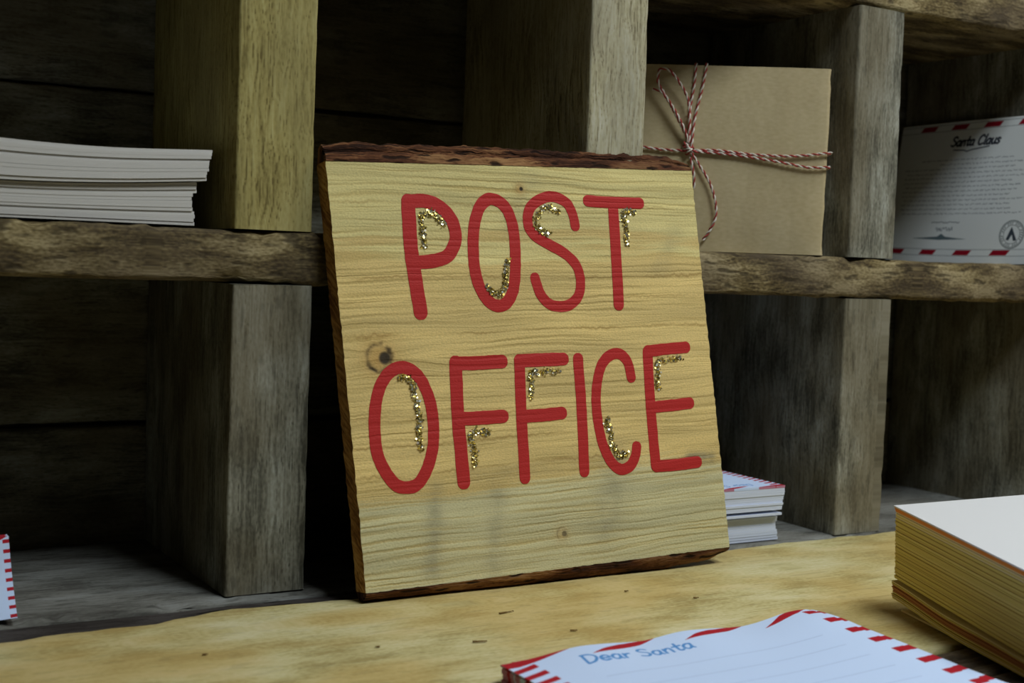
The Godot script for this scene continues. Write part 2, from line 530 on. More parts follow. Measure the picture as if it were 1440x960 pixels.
func build_counter() -> void:
	var t := thing("counter", "plank counter with yellow pine board against the shelf and darker boards in front", "counter")
	var wob := noise(4, 7.0, 3)
	var line := func(z0: float) -> Callable:
		return func(x: float) -> float: return z0 - 0.055 * (x - 0.402) + wob.get_noise_2d(x, z0 * 30.0) * 0.003
	var e0: Callable = func(x: float) -> float: return counter_back(x) + wob.get_noise_2d(x * 5.0, 0.0) * 0.004
	var a := part("plank", wavy_plank(-0.85, 1.45, 150, 26, 0.034, e0, line.call(0.334), 1, 0.0), mats.pine, t)
	a.set_meta("label", "smooth yellow pine plank")
	part("plank", wavy_plank(-0.85, 1.45, 100, 6, 0.034, line.call(0.337), line.call(0.386), 2, -0.001), mats.dark_plank, t, Transform3D.IDENTITY, "dark brown old plank")
	part("plank", wavy_plank(-0.85, 1.45, 100, 14, 0.034, line.call(0.389), line.call(0.56), 3, -0.001), mats.dark_plank, t)
	part("plank", wavy_plank(-0.85, 1.45, 100, 14, 0.034, line.call(0.563), line.call(0.74), 5, -0.001), mats.dark_plank, t)
	for p in [[-0.75, 0.16], [1.35, 0.10], [-0.75, 0.70], [1.35, 0.60]]:
		part("leg", timber(0.744, 0.07, 0.07, 0.004, 0.0006, 91, 0.05), mats.dark_plank, t, Transform3D(Basis(Vector3(0, 0, 1), PI / 2.0), Vector3(p[0], -0.407, p[1])))
	# splinters and chips lying on the pine board
	var rng := RandomNumberGenerator.new()
	rng.seed = 12
	for p in [[0.176, 0.128, 0.013], [0.120, 0.187, 0.010], [0.196, 0.190, 0.005], [-0.06, 0.14, 0.0035], [0.30, 0.11, 0.003], [0.05, 0.17, 0.003], [0.34, 0.15, 0.004]]:
		var m := timber(p[2], 0.0008, 0.0018, 0.0004, 0.0005, 5 + rng.randi() % 50, 0.001)
		var o := part(named("wood_splinter"), m, mats.end_brown, self, Transform3D(Basis(Vector3.UP, rng.randf_range(-0.3, 0.6)), Vector3(p[0], 0.0011, p[1])))
		describe(o, "tiny brown wood splinter lying on the yellow pine counter plank", "splinter", "splinters on the counter")

const LETTERS = [
	["letter_p", 0, [[12.4, [Vector2(53.2,314.6),Vector2(53.5,292.0),Vector2(54.7,268.2),Vector2(60.2,225.1)]], [11.2, [Vector2(52.7,314.4),Vector2(68.8,315.5),Vector2(81.3,311.7),Vector2(91.6,302.0),Vector2(95.1,288.1),Vector2(91.7,277.7),Vector2(84.9,270.4),Vector2(72.0,266.8),Vector2(56.6,265.1)]]]],
	["letter_o", 1, [[10.4, [Vector2(129.8,320.9),Vector2(139.4,318.1),Vector2(146.4,310.0),Vector2(150.2,296.3),Vector2(151.1,280.6),Vector2(150.1,260.8),Vector2(147.2,245.1),Vector2(140.6,234.6),Vector2(132.2,231.3),Vector2(123.6,234.9),Vector2(116.0,245.1),Vector2(111.7,259.8),Vector2(110.9,279.1),Vector2(113.1,298.5),Vector2(118.3,312.4),Vector2(123.7,318.3)]]]],
	["letter_s", 0, [[9.4, [Vector2(212.5,301.9),Vector2(211.1,310.8),Vector2(206.1,320.3),Vector2(198.0,325.0),Vector2(188.3,326.3),Vector2(178.5,323.2),Vector2(169.2,317.0),Vector2(165.0,307.9),Vector2(165.9,297.8),Vector2(172.8,290.5),Vector2(185.0,284.7),Vector2(198.1,278.8),Vector2(208.3,271.4),Vector2(213.8,262.6),Vector2(214.9,251.1),Vector2(211.6,240.8),Vector2(202.8,233.6),Vector2(192.2,231.8),Vector2(181.9,233.9),Vector2(174.2,241.3),Vector2(170.4,250.7),Vector2(169.2,255.7)]]]],
	["letter_t", 0, [[10.2, [Vector2(227.1,324.7),Vector2(247.4,324.5),Vector2(282.7,325.5)]], [10.8, [Vector2(253.7,323.5),Vector2(253.9,280.8),Vector2(253.9,234.4)]]]],
	["letter_o", 1, [[10.0, [Vector2(40.7,181.4),Vector2(50.6,178.5),Vector2(58.1,170.7),Vector2(63.8,157.9),Vector2(66.6,143.7),Vector2(66.8,128.1),Vector2(64.8,114.1),Vector2(59.4,100.4),Vector2(51.0,89.6),Vector2(40.8,87.2),Vector2(31.0,90.7),Vector2(22.4,102.2),Vector2(17.0,116.1),Vector2(15.8,134.0),Vector2(17.4,151.9),Vector2(22.3,167.0),Vector2(30.4,177.3)]]]],
	["letter_f", 0, [[11.6, [Vector2(89.6,184.9),Vector2(89.5,143.0),Vector2(92.0,88.6)]], [11.3, [Vector2(89.2,183.9),Vector2(110.6,184.4),Vector2(132.8,185.4)]], [11.2, [Vector2(90.9,139.4),Vector2(109.8,139.6),Vector2(131.2,140.4)]]]],
	["letter_f", 0, [[10.2, [Vector2(149.8,186.5),Vector2(149.0,144.1),Vector2(149.5,89.1)]], [11.1, [Vector2(149.8,185.8),Vector2(169.0,186.4),Vector2(193.2,187.0)]], [10.7, [Vector2(149.2,139.6),Vector2(171.2,140.4),Vector2(188.7,141.4)]]]],
	["letter_i", 0, [[10.1, [Vector2(208.1,187.3),Vector2(209.0,142.5),Vector2(208.3,91.6)]]]],
	["letter_c", 0, [[9.6, [Vector2(262.6,170.6),Vector2(260.2,182.8),Vector2(254.8,189.6),Vector2(247.7,191.6),Vector2(238.5,188.2),Vector2(230.8,179.4),Vector2(226.3,165.5),Vector2(224.3,149.4),Vector2(225.6,129.0),Vector2(229.7,111.4),Vector2(236.8,98.0),Vector2(246.2,91.4),Vector2(256.3,94.1),Vector2(262.4,102.7),Vector2(264.2,110.3)]]]],
	["letter_e", 0, [[10.4, [Vector2(281.8,192.9),Vector2(281.9,143.6),Vector2(283.7,92.8)]], [10.3, [Vector2(282.4,193.5),Vector2(303.5,195.4),Vector2(324.7,196.9)]], [10.3, [Vector2(284.3,144.0),Vector2(305.5,145.3),Vector2(325.3,146.7)]], [10.3, [Vector2(284.1,92.5),Vector2(305.3,92.6),Vector2(329.9,94.0)]]]],
]
const GLITTER = [
	[Vector2(84.2,297.2),Vector2(78.1,303.3),Vector2(71.2,306.1),Vector2(64.7,303.2),Vector2(64.4,296.3),Vector2(65.4,288.7),Vector2(66.3,278.6)],
	[Vector2(144.1,269.2),Vector2(141.4,260.6),Vector2(140.0,250.1),Vector2(134.3,242.2),Vector2(126.9,242.1),Vector2(122.1,247.8)],
	[Vector2(197.0,312.7),Vector2(189.2,316.8),Vector2(181.0,315.7),Vector2(174.6,308.4),Vector2(173.3,299.4),Vector2(179.0,295.9),Vector2(184.8,293.6)],
	[Vector2(276.4,316.8),Vector2(266.0,317.6),Vector2(264.0,311.5),Vector2(265.9,303.7),Vector2(265.7,295.1),Vector2(265.9,287.8)],
	[Vector2(39.5,174.0),Vector2(45.7,172.3),Vector2(50.9,166.6),Vector2(50.9,158.1),Vector2(53.2,149.6),Vector2(55.0,139.8),Vector2(53.8,130.0),Vector2(54.2,117.4)],
	[Vector2(118.3,128.5),Vector2(111.6,128.0),Vector2(102.6,129.0),Vector2(100.6,122.6),Vector2(102.6,114.0),Vector2(102.8,101.8)],
	[Vector2(187.9,176.9),Vector2(173.4,176.3),Vector2(160.0,175.8),Vector2(160.4,168.7),Vector2(159.9,160.9),Vector2(158.7,154.5)],
	[Vector2(235.0,136.0),Vector2(234.6,130.2),Vector2(237.7,123.5),Vector2(238.0,115.4),Vector2(240.3,109.5),Vector2(244.3,103.5),Vector2(252.5,104.6)],
	[Vector2(318.2,187.8),Vector2(304.7,185.5),Vector2(291.4,184.1),Vector2(292.7,175.8),Vector2(290.2,168.3),Vector2(291.5,160.0)],
]
const TWINE = [
	[Vector2(-134.2,185.8),Vector2(-135.3,163.3),Vector2(-138.3,138.7),Vector2(-138.4,101.8)],
	[Vector2(-123.9,185.1),Vector2(-127.5,159.5),Vector2(-133.4,130.6),Vector2(-135.3,101.8)],
	[Vector2(-136.1,100.0),Vector2(-109.7,100.8),Vector2(-73.3,97.8),Vector2(-34.5,97.5),Vector2(1.3,101.4)],
	[Vector2(-134.7,99.3),Vector2(-109.5,98.1),Vector2(-78.8,95.4),Vector2(-45.3,90.8),Vector2(-20.1,86.8),Vector2(2.0,87.5)],
	[Vector2(-185.8,102.4),Vector2(-165.1,100.3),Vector2(-138.3,99.7)],
	[Vector2(-138.7,110.0),Vector2(-149.9,130.2),Vector2(-163.1,152.3),Vector2(-170.8,164.4),Vector2(-171.2,174.6),Vector2(-168.3,178.8),Vector2(-160.0,177.0),Vector2(-150.3,166.0),Vector2(-141.5,150.9),Vector2(-138.7,132.5),Vector2(-138.0,107.9)],
	[Vector2(-175.8,159.2),Vector2(-167.4,156.3),Vector2(-156.5,142.3),Vector2(-144.4,122.1),Vector2(-138.6,107.9)],
	[Vector2(-135.1,97.7),Vector2(-125.3,83.6),Vector2(-115.3,67.5),Vector2(-109.4,49.1),Vector2(-108.7,34.7),Vector2(-113.4,22.2),Vector2(-120.1,11.6)],
	[Vector2(-136.0,93.6),Vector2(-132.2,77.3),Vector2(-131.0,62.9)],
]

# ------------------------------------------------------------------ the sign
const SIGN_TILT := 9.5
const QUAD = [Vector2(3.3, 8.9), Vector2(360.9, 16.1), Vector2(343.7, 359.2), Vector2(-16.4, 342.5)]

func quad_at(s: float, t: float) -> Vector2:
	var lo: Vector2 = QUAD[0].lerp(QUAD[1], s)
	var hi: Vector2 = QUAD[3].lerp(QUAD[2], s)
	return lo.lerp(hi, t) * 0.001

func sign_uv(p: Vector2) -> Vector2:
	return Vector2((p.x + 0.03) / 0.42, 1.0 - p.y / 0.38)

func sign_textures() -> Array:
	var w := 960
	var h := 868
	var al := Image.create(w, h, false, Image.FORMAT_RGB8)
	var he := Image.create(w, h, false, Image.FORMAT_L8)
	var n1 := noise(101, 1.0, 3)
	var n2 := noise(102, 1.0, 3)
	var top := rgb(212, 198, 136)
	var mid := rgb(218, 192, 126)
	var low := rgb(196, 190, 148)
	var streak_dark := rgb(168, 144, 84)
	var grey := rgb(112, 108, 92)
	var knots := [[22.1, 189.0, 10.5, 1.0, 1.0], [158.1, 331.3, 3.6, 1.0, 0.15], [182.6, 41.2, 5.0, 0.55, 0.4]]
	var smudges := [[66, 83, 60, 22, 8.0, 0.36], [123, 80, 116, 18, 9.0, 0.24], [244, 98, 226, 44, 16.0, 0.30], [322, 99, 346, 97, 5.0, 0.6], [90, 95, 260, 100, 6.0, 0.15], [150, 300, 168, 338, 12.0, 0.18], [300, 268, 320, 300, 9.0, 0.15]]
	for py in h:
		var y := 380.0 - 380.0 * py / h
		for px in w:
			var x := -30.0 + 420.0 * px / w
			var p := Vector2(x, y)
			var v := y - 0.036 * x + 3.0 * n2.get_noise_2d(x * 0.005, y * 0.02)
			# the grain bends round the big knot
			var kd := (p - Vector2(22.0, 189.0)) / Vector2(46.0, 14.0)
			v += 7.0 * exp(-kd.length_squared()) * signf(y - 189.0 + 0.01)
			v += 0.5 * n1.get_noise_2d(x * 0.22, y * 0.05)
			var lines := n1.get_noise_2d(x * 0.0075, v * 0.42)
			var wave := sin(v * TAU / 7.0 + 5.0 * n2.get_noise_2d(x * 0.0015, v * 0.03)) * clampf(0.6 + 1.2 * n2.get_noise_2d(x * 0.004 + 20.0, v * 0.02), 0.1, 1.2)
			var ring := clampf(wave * 0.95 - 0.15 + lines * 0.7, 0.0, 1.0)
			var band := n2.get_noise_2d(x * 0.004 + 70.0, v * 0.045)
			var f := n1.get_noise_2d(x * 0.35, y * 0.6)
			var c := mid.lerp(top, clampf((v - 268.0 + 40.0 * band + 8.0 * lines) / 16.0, 0.0, 1.0))
			c = c.lerp(low, clampf((88.0 - v + 16.0 * band + 9.0 * lines) / 16.0, 0.0, 1.0))
			var strength := 0.42 if v > 100.0 and v < 255.0 else 0.62
			c = c.lerp(streak_dark, ring * strength * clampf(0.75 + band, 0.2, 1.0))
			c = c.lerp(streak_dark, clampf(-lines * 0.9 - 0.12, 0.0, 0.5))
			# a few long, ragged late-wood lines
			for k in [[251.0, 0.5], [232.0, 0.35], [206.0, 0.5], [141.0, 0.4], [118.0, 0.45], [96.0, 0.5], [312.0, 0.3]]:
				var dl: float = absf(v - k[0] - 1.6 * n1.get_noise_2d(x * 0.12, k[0]))
				if dl < 3.0:
					c = c.lerp(rgb(142, 112, 60), k[1] * exp(-dl * dl) * clampf(0.55 + 1.3 * n2.get_noise_2d(x * 0.012, k[0]), 0.0, 1.0))
			c = c * (1.0 + 0.07 * f + 0.12 * band)
			for s in smudges:
				var q := Geometry2D.get_closest_point_to_segment(p, Vector2(s[0], s[1]), Vector2(s[2], s[3]))
				var d: float = p.distance_to(q) / s[4]
				if d < 2.2:
					c = c.lerp(grey, s[5] * exp(-d * d) * clampf(0.75 + 0.9 * lines + 0.6 * n1.get_noise_2d(x * 0.05, y * 0.05), 0.1, 1.0))
			var dent := 0.0
			for k in knots:
				var d: float = (p - Vector2(k[0], k[1])).length() / k[2]
				d += 0.12 * n1.get_noise_2d(x * 0.12, y * 0.12)
				if d < 2.6:
					c = c.lerp(rgb(176, 128, 66), k[3] * 0.45 * exp(-d * d * 0.5))
					var rim: float = k[4] * exp(-pow((d - 1.0) / 0.17, 2.0)) * (0.55 + 0.45 * n1.get_noise_2d(x * 0.07, y * 0.07 + 40.0) * 2.0)
					c = c.lerp(rgb(52, 42, 28), clampf(rim, 0.0, 0.9) * k[3])
					var off: float = (p - Vector2(k[0] + k[2] * 0.45, k[1])).length() / (k[2] * 0.5)
					c = c.lerp(rgb(52, 46, 38), k[3] * clampf((1.15 - off) * 2.0, 0.0, 0.9))
					dent += k[3] * clampf(1.1 - off, 0.0, 1.0) + rim * 0.5
			al.set_pixel(px, py, Color(clampf(c.r, 0, 1), clampf(c.g, 0, 1), clampf(c.b, 0, 1)))
			var hh := clampf(0.6 - 0.42 * ring - 0.25 * clampf(-lines, 0.0, 1.0) + 0.10 * f - 0.4 * dent, 0.0, 1.0)
			he.set_pixel(px, py, Color(hh, hh, hh))
	al.generate_mipmaps()
	return [ImageTexture.create_from_image(al), ImageTexture.create_from_image(he)]

# a strip of bark along an edge of the sign: sections of [height, z] go from the face round to the back
func bark_strip(along_top: bool, sections: Array, seed_: int) -> ArrayMesh:
	var st := SurfaceTool.new()
	st.begin(Mesh.PRIMITIVE_TRIANGLES)
	var n := noise(seed_, 70.0, 4)
	var nx := 150
	var heights: Array = [[0.0, 15.0], [0.06, 17.5], [0.2, 17.0], [0.4, 17.5], [0.6, 16.5], [0.8, 16.5], [0.94, 14.0], [1.0, 8.0]] if along_top else [[0.0, 7.0], [0.2, 8.6], [0.5, 10.4], [0.82, 12.2], [0.95, 9.6], [1.0, 5.0]]
	var np := sections.size()
	for i in nx + 1:
		var s := float(i) / nx
		var hb := 10.0
		for k in heights.size() - 1:
			if s >= heights[k][0]:
				hb = lerpf(heights[k][1], heights[k + 1][1], clampf((s - heights[k][0]) / (heights[k + 1][0] - heights[k][0]), 0.0, 1.0))
		hb *= 0.001
		var e := quad_at(s, 1.0 if along_top else 0.0)
		for j in np:
			var q: Array = sections[j]
			var rough: float = q[2]
			var d := n.get_noise_3d(e.x, float(j) * 0.02, 0.0)
			var d2 := n.get_noise_3d(e.x, float(j) * 0.02, 5.0)
			var yy: float = e.y + (hb * q[0] if along_top else -hb * q[0]) + d * rough
			var zz: float = q[1] + d2 * rough
			if not along_top:
				yy = maxf(yy, 0.0004 - zz * tan(deg_to_rad(SIGN_TILT)))
			st.set_uv(Vector2(pingpong(e.x / WOOD_U + 0.2, 1.0), pingpong(j * 0.006 / WOOD_V + 0.3, 1.0)))
			st.add_vertex(Vector3(e.x, yy, zz))
	for i in nx:
		for j in np - 1:
			var a := i * np + j
			if along_top:
				quad(st, a, a + np, a + np + 1, a + 1)
			else:
				quad(st, a, a + 1, a + np + 1, a + np)
	for s in 2:
		var b := s * nx * np
		for j in range(1, np - 1):
			if (s == 0) == along_top:
				st.add_index(b); st.add_index(b + j); st.add_index(b + j + 1)
			else:
				st.add_index(b); st.add_index(b + j + 1); st.add_index(b + j)
	return commit(st)

func stroke_mesh(st: SurfaceTool, pts: Array, width: float, closed: bool, z: float, n: FastNoiseLite, base: int) -> int:
	var line: Array = smooth_line(pts, closed, 7)
	var m := line.size()
	var left: Array = []
	var right: Array = []
	for i in m:
		var p: Vector2 = line[i]
		var a: Vector2 = line[(i - 1 + m) % m] if closed or i > 0 else line[0]
		var b: Vector2 = line[(i + 1) % m] if closed or i < m - 1 else line[m - 1]
		var d := (b - a).normalized()
		var nrm := Vector2(-d.y, d.x)
		var hw := width / 2.0
		left.append(p + nrm * hw * (1.0 + 0.07 * n.get_noise_2d(p.x * 1.0, p.y)))
		right.append(p - nrm * hw * (1.0 + 0.07 * n.get_noise_2d(p.x + 300.0, p.y)))
	var outline: Array = []   # pairs across the stroke
	if not closed:
		var d0: Vector2 = (line[0] - line[1]).normalized()
		var d1: Vector2 = (line[m - 1] - line[m - 2]).normalized()
		var caps0: Array = []
		var caps1: Array = []
		for k in range(1, 5):
			var a := PI / 2.0 * k / 5.0
			var along := sin(a) * width / 2.0
			var across := cos(a)
			caps0.push_front([line[0] + d0 * along + (left[0] - line[0]) * across, line[0] + d0 * along + (right[0] - line[0]) * across])
			caps1.append([line[m - 1] + d1 * along + (left[m - 1] - line[m - 1]) * across, line[m - 1] + d1 * along + (right[m - 1] - line[m - 1]) * across])
		outline.append_array(caps0)
		for i in m: outline.append([left[i], right[i]])
		outline.append_array(caps1)
	else:
		for i in m + 1: outline.append([left[i % m], right[i % m]])
	# skirt, flat top, skirt: six points across
	for pr in outline:
		for k in 6:
			st.set_smooth_group([1, 1, 0, 0, 2, 2][k])
			var q: Vector2 = (pr[0] if k < 3 else pr[1]) * 0.001
			st.set_uv(sign_uv(q))
			st.add_vertex(Vector3(q.x, q.y, 0.0 if k == 0 or k == 5 else z))
	for i in outline.size() - 1:
		for k in [0, 2, 4]:
			var a: int = base + i * 6 + k
			quad(st, a, a + 1, a + 7, a + 6)
	return base + outline.size() * 6

func build_sign() -> void:
	var t := thing("sign", "square pine board sign with red painted words leaning on the shelf", "sign", Vector3(0.086, 0.0, 0.066))
	t.rotation.x = -deg_to_rad(SIGN_TILT)
	var tex := sign_textures()
	mats.sign_wood = mat(Color.WHITE, 0.75, tex[0], tex[1], 0.12)
	mats.sign_paint = mat(rgb(180, 46, 44), 0.6, null, tex[1], 0.09)
	var egn := wood(211, rgb(104, 68, 34), rgb(170, 126, 72), rgb(202, 164, 104), 0.5, 0.3, 1.0)
	mats.end_grain = mat(Color.WHITE, 0.9, egn[0], egn[1], 0.1)
	var thick := 0.0178
	# front and back faces
	var st := SurfaceTool.new()
	st.begin(Mesh.PRIMITIVE_TRIANGLES)
	var rough := noise(77, 160.0, 3)
	var nu := 90
	var nv := 90
	var edge := func(s: float, v: float) -> Vector2:
		var p := quad_at(s, v)
		if s < 0.001 or s > 0.999:
			p.x += rough.get_noise_2d(p.y, s * 3.0) * 0.0011
		if v < 0.001 or v > 0.999:
			p.y += rough.get_noise_2d(p.x, v * 3.0 + 9.0) * 0.0009
		return p
	for face in 2:
		for j in nv + 1:
			for i in nu + 1:
				var p: Vector2 = edge.call(float(i) / nu, float(j) / nv)
				st.set_uv(sign_uv(p))
				st.add_vertex(Vector3(p.x, p.y, 0.0 if face == 0 else -thick))
	var row := nu + 1
	var off := row * (nv + 1)
	for j in nv:
		for i in nu:
			var a := j * row + i
			quad(st, a, a + 1, a + row + 1, a + row)
			a += off
			quad(st, a, a + row, a + row + 1, a + 1)
	part("board", commit(st), mats.sign_wood, t)
	# sawn ends
	for s in 2:
		var se := SurfaceTool.new()
		se.begin(Mesh.PRIMITIVE_TRIANGLES)
		for j in nv + 1:
			var p: Vector2 = edge.call(float(s), float(j) / nv)
			for k in 4:
				var z := -thick * k / 3.0
				var bulge := rough.get_noise_2d(p.y * 0.7, z * 2.0 + 4.0) * 0.0008 if k == 1 or k == 2 else 0.0
				se.set_uv(Vector2(pingpong(z / WOOD_U * 2.0 + 0.4, 1.0), pingpong((p.y + z * 0.8) / WOOD_V, 1.0)))
				se.add_vertex(Vector3(p.x + bulge, p.y, z))
		for j in nv:
			for k in 3:
				var a := j * 4 + k
				if s == 0:
					quad(se, a, a + 4, a + 5, a + 1)
				else:
					quad(se, a, a + 1, a + 5, a + 4)
		part("sawn_end", commit(se), mats.end_grain, t, Transform3D.IDENTITY, "brown sawn end of the board")
	part("bark_edge", bark_strip(true, [[0.0, 0.0004, 0.0003], [0.28, -0.0002, 0.0016], [0.46, -0.0016, 0.0018], [0.56, -0.0062, 0.0016], [0.66, -0.0034, 0.0020], [0.86, -0.0050, 0.0022], [1.0, -0.0090, 0.0024], [0.85, -0.0140, 0.0016], [0.0, -0.0176, 0.0002]], 31), mats.bark, t, Transform3D.IDENTITY, "flaking reddish brown bark along the top edge")
	part("bark_edge", bark_strip(false, [[0.0, 0.0003, 0.0002], [0.3, -0.0008, 0.0006], [0.65, -0.0040, 0.0010], [1.0, -0.0095, 0.0010], [1.0, -0.0150, 0.0006], [0.0, -0.0176, 0.0002]], 37), mats.bark, t, Transform3D.IDENTITY, "dark bark along the bottom edge")
	# lettering: each letter a thin coat of paint
	var wn := noise(8, 0.12, 3)
	var painted: Array = []
	for l in LETTERS:
		var sl := SurfaceTool.new()
		sl.begin(Mesh.PRIMITIVE_TRIANGLES)
		var base := 0
		var z := 0.00035
		for s in l[2]:
			base = stroke_mesh(sl, s[1], s[0], l[1] == 1, z, wn, base)
			z += 0.00006
		var letter := part(l[0], commit(sl), mats.sign_paint, t, Transform3D.IDENTITY, "red painted " + l[0].replace("_", " ").to_upper().replace("LETTER", "letter"))
		if l[0] != "letter_i":
			painted.append(letter)
	# gold glitter glue inside the letters
	var which := 0
	var rng := RandomNumberGenerator.new()
	rng.seed = 5
	for g in GLITTER:
		var sg := SurfaceTool.new()
		sg.begin(Mesh.PRIMITIVE_TRIANGLES)
		var line: Array = smooth_line(g, false, 10)
		for i in line.size():
			for k in 5:
				var p: Vector2 = line[i] * 0.001 + Vector2(rng.randfn(0.0, 0.0013), rng.randfn(0.0, 0.0013))
				var c := Vector3(p.x, p.y, rng.randf_range(0.0005, 0.0013))
				var r := rng.randf_range(0.0005, 0.0012)
				var b := Basis(Vector3(rng.randfn(), rng.randfn(), rng.randfn()).normalized(), rng.randf_range(0.0, 1.0))
				var pick := rng.randf()
				var col := Color(0.86, 0.70, 0.20) if pick < 0.5 else (Color(0.98, 0.95, 0.76) if pick < 0.82 else Color(0.35, 0.26, 0.07))
				for q in [[0, 2, 1], [0, 3, 2], [0, 4, 3], [0, 5, 4]]:
					for v in q:
						var a: float = TAU * v / 6.0
						sg.set_color(col)
						sg.set_normal(b.z)
						sg.add_vertex(c + b * Vector3(cos(a) * r, sin(a) * r, 0.0))
		var o := part("glitter_line", sg.commit(), mats.gold, painted[which], Transform3D.IDENTITY, "gold glitter dabbed inside the letter")
		o.set_meta("kind", "stuff")
		which += 1

# ------------------------------------------------------------------ the parcel
# baker's twine: a red and a white strand wound round each other along a path
func twine_mesh(path: Array, radius := 0.00085, pitch := 0.011) -> ArrayMesh:
	var line: Array = smooth_line(path, false, 10)
	var pts: Array = [line[0]]
	for i in range(1, line.size()):
		var a: Vector3 = pts[-1]
		var b: Vector3 = line[i]
		var k := maxi(1, int(a.distance_to(b) / 0.0011))
		for j in range(1, k + 1):
			pts.append(a.lerp(b, float(j) / k))
	var st := SurfaceTool.new()
	st.begin(Mesh.PRIMITIVE_TRIANGLES)
	var base := 0
	for strand in 2:
		var run := 0.0
		var up := Vector3(0.12, 0.2, 1.0).normalized()
		var centres: Array = []
		var frames: Array = []
		for i in pts.size():
			var d: Vector3 = (pts[mini(i + 1, pts.size() - 1)] - pts[maxi(i - 1, 0)]).normalized()
			if i > 0:
				run += pts[i].distance_to(pts[i - 1])
			var sx := up.cross(d).normalized()
			var sy := d.cross(sx).normalized()
			up = sy
			var a := run / pitch * TAU + strand * PI
			centres.append(pts[i] + (sx * cos(a) + sy * sin(a)) * radius * 0.85)
			frames.append([sx, sy])
		for i in pts.size():
			for k in 6:
				var a := TAU * k / 6.0
				st.set_color(Color(0.33, 0.045, 0.04) if strand == 0 else Color(0.66, 0.62, 0.55))
				st.add_vertex(centres[i] + (frames[i][0] * cos(a) + frames[i][1] * sin(a)) * radius)
		for i in pts.size() - 1:
			for k in 6:
				var a := base + i * 6 + k
				var b := base + i * 6 + (k + 1) % 6
				quad(st, a, b, b + 6, a + 6)
		base += pts.size() * 6
	return commit(st)

func build_parcel() -> void:
	var t := thing("parcel", "brown paper parcel tied with red and white twine beside the sign", "parcel", Vector3(0.6095, 0.2828, -0.005))
	t.rotation.y = -deg_to_rad(34.0)
	var w := 0.205
	var h := 0.184
	var d := 0.040
	part("wrapper", timber(h, w, d, 0.004, 0.0011, 15, 0.010, 0.0012), mats.kraft, t, Transform3D(Basis(Vector3(0, 0, 1), PI / 2.0), Vector3(-w / 2.0, h / 2.0, -d / 2.0)), "creased brown kraft paper wrapping")
	var i := 0
	for l in TWINE:
		var p: Array = []
		var m: int = l.size()
		for k in m:
			var q: Vector2 = l[k] * 0.001
			var lift := 0.0024
			if i == 5 or i == 6:
				lift = 0.0045 + 0.006 * sin(PI * k / (m - 1.0))
			elif i >= 7:
				lift = 0.003 + 0.002 * sin(PI * k / (m - 1.0))
			elif i == 3:
				lift = 0.0030
			p.append(Vector3(minf(q.x, 0.0012), q.y - 0.0005, lift))
		if i < 2:
			p[0] = Vector3(p[0].x, h - 0.002, 0.0022)
			p.push_front(Vector3(p[0].x + 0.0005, h + 0.0018, -0.003))
			p.push_front(Vector3(p[0].x + 0.001, h + 0.0018, -d * 0.95))
		elif i < 4:
			p[m - 1] = Vector3(-0.0005, p[m - 1].y, 0.0020)
			p.append(Vector3(0.0018, p[m - 1].y, -0.005))
			p.append(Vector3(0.0018, p[m - 1].y, -d * 0.9))
		elif i == 4:
			p.push_front(Vector3(-w + 0.001, p[0].y + 0.001, 0.0022))
		part("twine", twine_mesh(p), mats.twine, t)
		i += 1
	# the knot
	var kc: Vector2 = TWINE[0][3] * 0.001
	for k in 4:
		var p: Array = []
		var tilt := -0.9 + 0.6 * k
		for j in 7:
			var a := PI * j / 6.0
			p.append(Vector3(kc.x + 0.001 * (k - 1.5) + cos(a) * 0.0045 * cos(tilt), kc.y - 0.0015 * k + 0.002 + cos(a) * 0.0045 * sin(tilt), 0.0018 + 0.0050 * sin(a)))
		part("twine_knot", twine_mesh(p), mats.twine, t)

# ------------------------------------------------------------------ paper
const RED := Color(0.66, 0.10, 0.16)

func letter_texture() -> ImageTexture:
	# 262 x 185 mm, 4 pixels a millimetre
	var k := 4.0
	var img := Image.create(int(262 * k), int(185 * k), false, Image.FORMAT_RGB8)
	img.fill(rgb(198, 218, 250))
	paint_poly(img, PackedVector2Array([Vector2(-1, -1) * k, Vector2(57, -1) * k, Vector2(30, 5) * k, Vector2(8, 10) * k, Vector2(-1, 10) * k]), RED)
	for d in [[60.0, 120.0], [136.0, 198.0], [208.0, 258.0]]:
		var mx: float = (d[0] + d[1]) / 2.0
		paint_poly(img, PackedVector2Array([Vector2(d[0], 15) * k, Vector2(d[0] + 14, 8) * k, Vector2(mx, 2) * k, Vector2(d[1] - 14, -1) * k, Vector2(d[1] + 4, -1) * k, Vector2(mx + 14, 7) * k, Vector2(mx - 8, 12) * k]), RED)
	for i in 15:
		var y := 12.0 + 12.5 * i
		paint_poly(img, PackedVector2Array([Vector2(-1, y + 4) * k, Vector2(-1, y + 10) * k, Vector2(19, y + 3.5) * k, Vector2(19, y - 2.5) * k]), RED)
	for i in 9:
		var y := 7.0 + 21.0 * i
		paint_poly(img, PackedVector2Array([Vector2(250, y) * k, Vector2(263, y - 0.5) * k, Vector2(263, y + 7.5) * k, Vector2(250, y + 8) * k]), RED)
	for i in 7:
		var y := 50.0 + 21.5 * i
		paint_line(img, [Vector2(46, y) * k, Vector2(228, y) * k], 1.2, Color(0.62, 0.70, 0.84, 0.8))
	paint_text(img, "Dear Santa", 47.0 * k, 28.0 * k, 13.5 * k, 15.4 * k, 4.0, rgb(84, 142, 206), 0.2)
	return ImageTexture.create_from_image(img)

